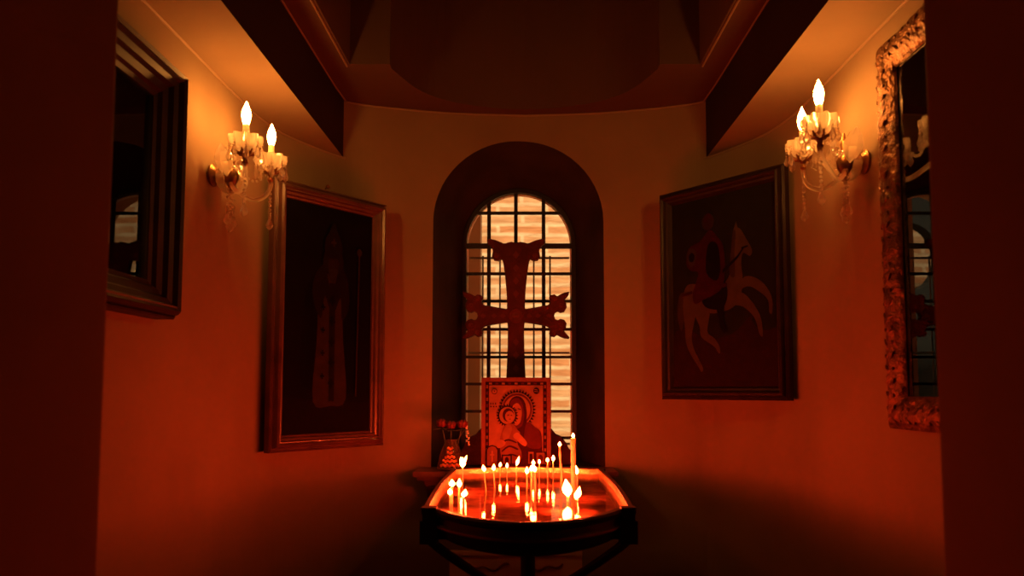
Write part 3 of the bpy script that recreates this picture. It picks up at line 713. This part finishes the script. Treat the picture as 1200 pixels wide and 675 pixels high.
# ------------------------------------------------------------------ pale board under the shelf
by = 3.27
b0, b1 = on_y(527, 660, by).x, on_y(682, 660, by).x
pb = thing('pale_board', 'pale board with scroll ornament leaning below the shelf behind the stand', 'board', ((b0+b1)/2, by, 0))
ht = on_y(600, 650, by).z; hw = (b1-b0)/2
b = MB(); b.box((-hw, -.01, 0), (hw, .01, ht)); b.build('panel', M_board, pb)
b = MB(); b.box((-hw, -.02, ht-.0), (hw, .012, ht+.018)); b.build('top_rail', M_board, pb)
b = MB(); pts = []
for k in range(30):
    t = k/29; u = -.20+.17*t; pts.append((u, -.014, ht-.035-.022*math.sin(t*PI)-.008*math.sin(t*PI*4)))
b.tube(pts, .004, 6); b.tube([(x*-1, y, z) for x, y, z in pts], .004, 6); b.build('scroll', M_scroll, pb, smooth=True)

# ------------------------------------------------------------------ candle stand: bowed copper tray on a bronze stand
TX = .01; RIM, WAT, BED, BOT = 1.15, 1.127, 1.095, 1.068
def outline(hw_f=.268, hw_b=.286, yf=1.945, yb=2.955, bow_f=.20, bow_b=.07, off=0.):
    pts = []
    hf, hb_ = hw_f-off, hw_b-off
    c = .035
    # front: shoulder notch then bow
    fr = [(-hf, yf+off), (-hf+c, yf+off)]
    for k in range(1, 24):
        t = k/24; x = (-hf+c)+(2*hf-2*c)*t; fr.append((x, yf+off-bow_f*math.sin(PI*t)**.75))
    fr += [(hf-c, yf+off), (hf, yf+off)]
    sd_ = [(hf+(hb_-hf)*t+.012*math.sin(PI*t), yf+(yb-yf)*t) for t in (.15,.3,.45,.6,.75,.9)]
    bk = [(hb_, yb-off), (hb_-c, yb-off)]
    for k in range(1, 16):
        t = k/16; x = (hb_-c)-(2*hb_-2*c)*t; bk.append((x, yb-off+bow_b*math.sin(PI*t)**.75))
    bk += [(-hb_+c, yb-off), (-hb_, yb-off)]
    return [(x+TX, y) for x, y in fr+sd_+bk+[(-x, y) for x, y in sd_[::-1]]]
st = thing('candle_stand', 'black bronze candle stand with bowed copper water tray and curved struts', 'candle stand', (TX, 2.45, 0))
def loc(b): b.v = [(x-TX, y-2.45, z) for x, y, z in b.v]; return b
def loft(b, rings):
    n = len(rings[0][0]); vs = [(x, y, z) for pts, z in rings for x, y in pts]
    b.add(vs, [(j*n+i, j*n+(i+1) % n, (j+1)*n+(i+1) % n, (j+1)*n+i) for j in range(len(rings)-1) for i in range(n)])
b = MB(); loft(b, [(outline(off=.010), RIM-.001), (outline(off=.010), WAT+.004), (outline(off=.016), BED)])
n = len(outline()); k0 = len(b.v); b.add([(x, y, BED) for x, y in outline(off=.016)], [tuple(range(n))])
loc(b).build('tray_lining', M_tray, st, smooth=True)
b = MB(); b.add([(x, y, BED+.003) for x, y in outline(off=.02)], [tuple(range(n))]); loc(b).build('tray_bed', M_traybed, st)
b = MB(); b.add([(x, y, WAT) for x, y in outline(off=.0105)], [tuple(range(n))]); w_ = loc(b).build('water', M_water, st)
b = MB(); loft(b, [(outline(off=.012), RIM-.004), (outline(off=.010), RIM), (outline(off=-.002), RIM), (outline(off=-.006), RIM-.006), (outline(off=-.004), RIM-.016), (outline(off=.006), RIM-.022), (outline(off=.004), RIM-.034), (outline(off=-.002), RIM-.040), (outline(off=-.002), RIM-.048), (outline(off=.008), RIM-.054), (outline(off=.014), BOT+.006), (outline(off=.022), BOT)])
b.add([(x, y, BOT) for x, y in outline(off=.022)], [tuple(range(n))])
loc(b).build('apron', M_bronze, st, smooth=True)
b = MB()
loft(b, [(outline(off=-.0035), RIM-.0405), (outline(off=-.0045), RIM-.044), (outline(off=-.0035), RIM-.0475)]); loc(b).build('bronze_bead', mat('bronze_bead', (.16,.06,.03), .35, metal=.8), st, smooth=True)
corners = [(-.255, 1.955), (.255, 1.955), (.292, 2.962), (-.292, 2.962)]
for (x, y) in corners:
    b = MB(); s = .019
    if y < 2.4: b.box((x-s+TX, y-s, RIM-.002), (x+s+TX, y+s, RIM+.003)); 
    if y > 2.4: s = .014
    b.box((x-s*.85+TX, y-s*.85, RIM-.03), (x+s*.85+TX, y+s*.85, RIM-.004))
    b.box((x-s*1.15+TX, y-s*1.15, 1.062), (x+s*1.15+TX, y+s*1.15, RIM-.03)); loc(b).build('corner_block', M_bronze, st)
    b = MB(); pts = []
    for k in range(17):
        t = k/16; d = (.30 if y < 2.4 else .15)*t**.92
        pts.append((x*(1-t)+TX, y+(2.45-y)*t, 1.07-d))
    b.tube(pts, .012, 10); loc(b).build('strut', M_bronze, st, smooth=True)
b = MB(); b.lathe([(.020, BOT), (.023, 1.0), (.023, .8), (.026, .78), (.028, .74), (.02, .70), (.018, .3), (.028, .2), (.03, .12), (.022, .1), (.022, .04)], (TX, 2.45, 0), 18); loc(b).build('pole', M_bronze, st, smooth=True)
for k in range(4):
    a = PI/4+k*PI/2; b = MB(); c, s = math.cos(a), math.sin(a)
    b.tube([(TX, 2.45, .16), (TX+c*.1, 2.45+s*.1, .15), (TX+c*.2, 2.45+s*.2, .07), (TX+c*.27, 2.45+s*.27, .02), (TX+c*.31, 2.45+s*.31, .022)], [.016, .015, .013, .013, .018], 8); loc(b).build('foot', M_bronze, st, smooth=True)

# ------------------------------------------------------------------ candles in the tray
FLPROF = [(.08, 0), (.5, .10), (.86, .24), (1.0, .36), (.92, .5), (.66, .66), (.36, .82), (.13, .94), (.02, 1.0)]
def candle(fx, fy, base_y, r, lab, fh=.020, fw=.0055, bend=0., lean=(0, 0), grp='lit candles in the tray', bumps=False, split=False):
    base = on_z(fx, base_y, WAT)
    base.z = BED+.003
    top = on_y(fx, fy, base.y)
    t = thing('candle', lab, 'candle', base, 0, grp)
    d = top-base; h = d.z - fh*.45
    b = MB(); pts = []; rs = []
    for k in range(13):
        u = k/12; pts.append((bend*math.sin(u*PI)+.4*bend*math.sin(u*2*PI), 0, h*u)); rs.append(r*(1+(.25*math.sin(k*2.1) if bumps else .06*math.sin(k*1.7))))
    b.tube(pts, rs, 10); b.build('wax_stem', M_wax, t, smooth=True)
    b = MB(); b.tube([(0,0,h-.001), (.0008,0,h+.004)], .0007, 6); b.build('wick', M_wick, t)
    b = MB(); prof = [(fw*q, fh*z) for q, z in FLPROF]
    b.lathe(prof, (0, 0, h+.0015), 14, lean=lean)
    if split:
        b.lathe([(fw*.45*q, fh*.8*z) for q, z in FLPROF], (fw*.5, 0, h+fh*.45), 12, lean=(.35, 0))
        b.lathe([(fw*.4*q, fh*.7*z) for q, z in FLPROF], (-fw*.5, 0, h+fh*.4), 12, lean=(-.1, 0))
    b.build('flame', M_flame, t, smooth=True)
C = candle
C(542, 543, 566, .0032, 'candle with tall ragged flame near the back left tray corner', fh=.034, fw=.0095, split=True)
C(529.5, 567, 590, .0034, 'leftmost low candle of the front left cluster', fh=.020, fw=.0085)
C(527.3, 577, 594, .003, 'shortest candle of the front left cluster with flame lowest at left', fh=.018, fw=.0065)
C(538, 567, 588, .0034, 'tallest candle in the middle of the front left cluster', fh=.024, fw=.0075)
C(543.2, 579, 597, .0034, 'rightmost low candle of the front left cluster', fh=.020, fw=.008, lean=(.25, 0))
C(567.5, 549.5, 577, .0024, 'thin curved candle standing left of the icon middle, first of the front row', bend=.004, fw=.006, fh=.02, lean=(-.2, 0))
C(578.5, 548.5, 572, .0024, 'thin candle beside the first curved one, second of the front row', bend=.003, fw=.006, fh=.02)
C(585.7, 545, 558.2, .0020, 'short thin candle at the back edge, leftmost of the back row', fh=.016, fw=.005, lean=(.2, 0))
C(594.2, 546, 558.5, .0020, 'short thin candle at the back edge, second of the back row', fh=.018, fw=.0045)
C(605.3, 541, 558, .0022, 'thin back row candle with long double flame below the icon', fh=.034, fw=.0055, lean=(.3, 0))
C(617.5, 552, 573, .0026, 'thin candle just left of the central cluster', fh=.022, fw=.0065)
C(622.6, 549.5, 576, .0028, 'left candle of the central cluster below the icon', fh=.018, fw=.0055)
C(627, 549, 578, .0038, 'thick candle with the biggest flame of the central cluster', fh=.026, fw=.008, lean=(-.3, 0))
C(625, 542.5, 560.5, .0022, 'thin candle directly behind the central cluster', fh=.018, fw=.0055)
C(632, 541.5, 559.5, .0022, 'thin candle just right of the central cluster at the back', fh=.016, fw=.0048)
C(641.7, 539.5, 559.5, .0024, 'thin straight candle under the right edge of the icon', fh=.016, fw=.0055)
C(648.3, 537.5, 559.5, .0024, 'thin straight candle just right of the icon edge, slightly taller flame', fh=.022, fw=.006)
C(656, 521, 568, .0038, 'long crooked candle left of the tall thick one', fh=.016, fw=.0055, bend=.005, bumps=True)
C(672, 511, 577, .0078, 'tallest and thickest candle at the right of the group', fh=.015, fw=.005)
C(676.5, 551, 574, .0022, 'candle with slanted flame right behind the thick candle', fh=.032, fw=.007, lean=(-.25, 0))
C(665.5, 573, 588, .0045, 'candle with the largest flame in front of the thick candle', fh=.050, fw=.014, lean=(-.12, 0))
C(675.5, 579, 594, .0040, 'low candle with slanted flame at the front right of the group', fh=.034, fw=.009, lean=(.28, 0))

# ------------------------------------------------------------------ crystal wall sconces
def chain(pts, n, r, m=M_crystal):
    b = MB(); P = [Vector(p) for p in pts]; Q = smooth_poly([tuple(p) for p in P], 10, closed=False)
    L = len(Q)-1
    for i in range(n):
        t = i/(n-1)*L; k = min(int(t), L-1); p = Vector(Q[k]).lerp(Vector(Q[k+1]), t-k); b.ball(p, r, 8, 5)
    return b
def drop(b, p, L, r):
    p = Vector(p); b.ball(p, r*.5, 8, 5)
    b.lathe([(r*.12, 0), (r*.5, -L*.25), (r, -L*.62), (r*.8, -L*.82), (r*.1, -L)], p, 6)
def sconce(lab, loc_, rz, dys):
    s = thing('wall_sconce', lab, 'wall lamp', loc_, rz, 'crystal sconces')
    b = MB(); ax = Matrix.Rotation(PI/2, 3, 'X')
    b.lathe([(.034, 0), (.036, .006), (.026, .012), (.014, .02), (.008, .03)], (0, 0, 0), 24, ax=ax); b.build('backplate', M_brass, s, smooth=True)
    b = MB(); b.lathe([(.012, .018), (.030, .022), (.044, .036), (.050, .056), (.046, .056), (.040, .040), (.026, .027), (.010, .024)], (0, 0, -.008), 32, ax=ax, scallop=.08, lobes=10); b.build('back_bowl', M_crystal, s, smooth=True)
    b = MB(); b.lathe([(.006, -.05), (.010, -.035), (.020, -.02), (.024, 0), (.016, .02), (.010, .035), (.014, .05), (.006, .07), (.002, .085)], (0, -.060, .0), 16); b.build('centre_stem', M_brass, s, smooth=True)
    for sx, dy in ((-1, dys[0]), (1, dys[1])):
        ex, ey = sx*(.105 if dy < -.16 else .095), dy
        path = smooth_poly([(0, -.055, -.005), (sx*.02, -.075, -.045), (sx*.05, -.105, -.065), (sx*.078, -.135, -.048), (ex, ey, -.01), (ex, ey, .045)], 6, closed=False)
        b = MB(); b.tube(path, .0072, 10); b.build('arm', M_crystal, s, smooth=True)
        b = MB(); b.lathe([(.010, .048), (.024, .050), (.038, .060), (.045, .076), (.044, .092), (.040, .092), (.040, .078), (.034, .066), (.022, .057), (.010, .056)], (ex, ey, 0), 64, scallop=.16, lobes=9)
        dish = b.build('drip_dish', M_crystal, s, smooth=True)
        b = MB(); b.lathe([(.004, .0), (.010, .012), (.006, .022), (.012, .034), (.016, .046), (.010, .056), (.010, .075)], (ex, ey, 0), 14)
        for k in range(6):
            a = k*PI/3; b.tube([(ex+.006*math.cos(a), ey+.006*math.sin(a), .034), (ex+.022*math.cos(a), ey+.022*math.sin(a), .038), (ex+.030*math.cos(a), ey+.030*math.sin(a), .050)], [.004, .005, .002], 6)
        b.build('dish_mount', M_brass, s, smooth=True)
        b = MB(); b.lathe([(.0095, .060), (.0095, .125), (.0075, .128)], (ex, ey, 0), 16); sl = b.build('candle_sleeve', M_sleeve, s, smooth=True)
        b = MB(); b.lathe([(.007, .127), (.0115, .140), (.0138, .155), (.0125, .168), (.0085, .180), (.0040, .191), (.0008, .199)], (ex, ey, 0), 18); b.build('bulb', M_bulb, sl, smooth=True)
        # hanging drops round the dish
        for k in range(8):
            b = MB(); a = 2*PI*(k+.5)/8; p = Vector((ex+.046*math.cos(a), ey+.046*math.sin(a), .076))
            L = .034 if k % 2 else .044
            b.ball(p+Vector((0,0,-.006)), .0042, 8, 5); b.ball(p+Vector((0,0,-.014)), .0034, 8, 5); drop(b, p+Vector((0,0,-.022)), L, .0095); b.build('crystal_drop', M_crystal, dish)
        b = chain([(ex, ey, -.012), (ex, ey, -.06), (ex, ey, -.105)], 9, .0056); drop(b, (ex, ey, -.112), .040, .012); b.build('bead_strand', M_crystal, s, smooth=False)
        b = chain([(ex, ey-.0, .048), (sx*.07, -.11, .0), (sx*.03, -.07, .03), (0, -.06, .07)], 14, .0050); b.build('bead_garland', M_crystal, s)
        b = MB()   # crystal leaf
        b.lathe([(.002, 0), (.020, .022), (.029, .052), (.019, .080), (.002, .100)], (sx*.034, -.060, -.012), 8, ax=Matrix.Rotation(sx*.55, 3, 'Y')); b.build('crystal_leaf', M_crystal, s)
    b = chain([(-.095, -.155, .075), (0, -.17, .02), (.095, -.150, .075)], 18, .0052); b.build('bead_garland', M_crystal, s)
    for (x, y, L, n) in ((0, -.060, .11, 9), (-.016, -.058, .085, 7), (.018, -.062, .09, 7)):
        b = chain([(x, y, -.05 if x == 0 else -.03), (x, y, -.05-L*.5), (x, y, -.05-L*.75)], n, .0058); drop(b, (x, y, -.055-L*.75), .042, .013); b.build('bead_strand', M_crystal, s)
    return s
sconce('two light crystal wall sconce on the left wall above the bishop painting', (-.975, 2.30, 2.120), PI/2, (-.138, -.150))
sconce('two light crystal wall sconce on the right wall above the rider painting', (.978, 2.115, 2.105), -PI/2, (-.143, -.171))
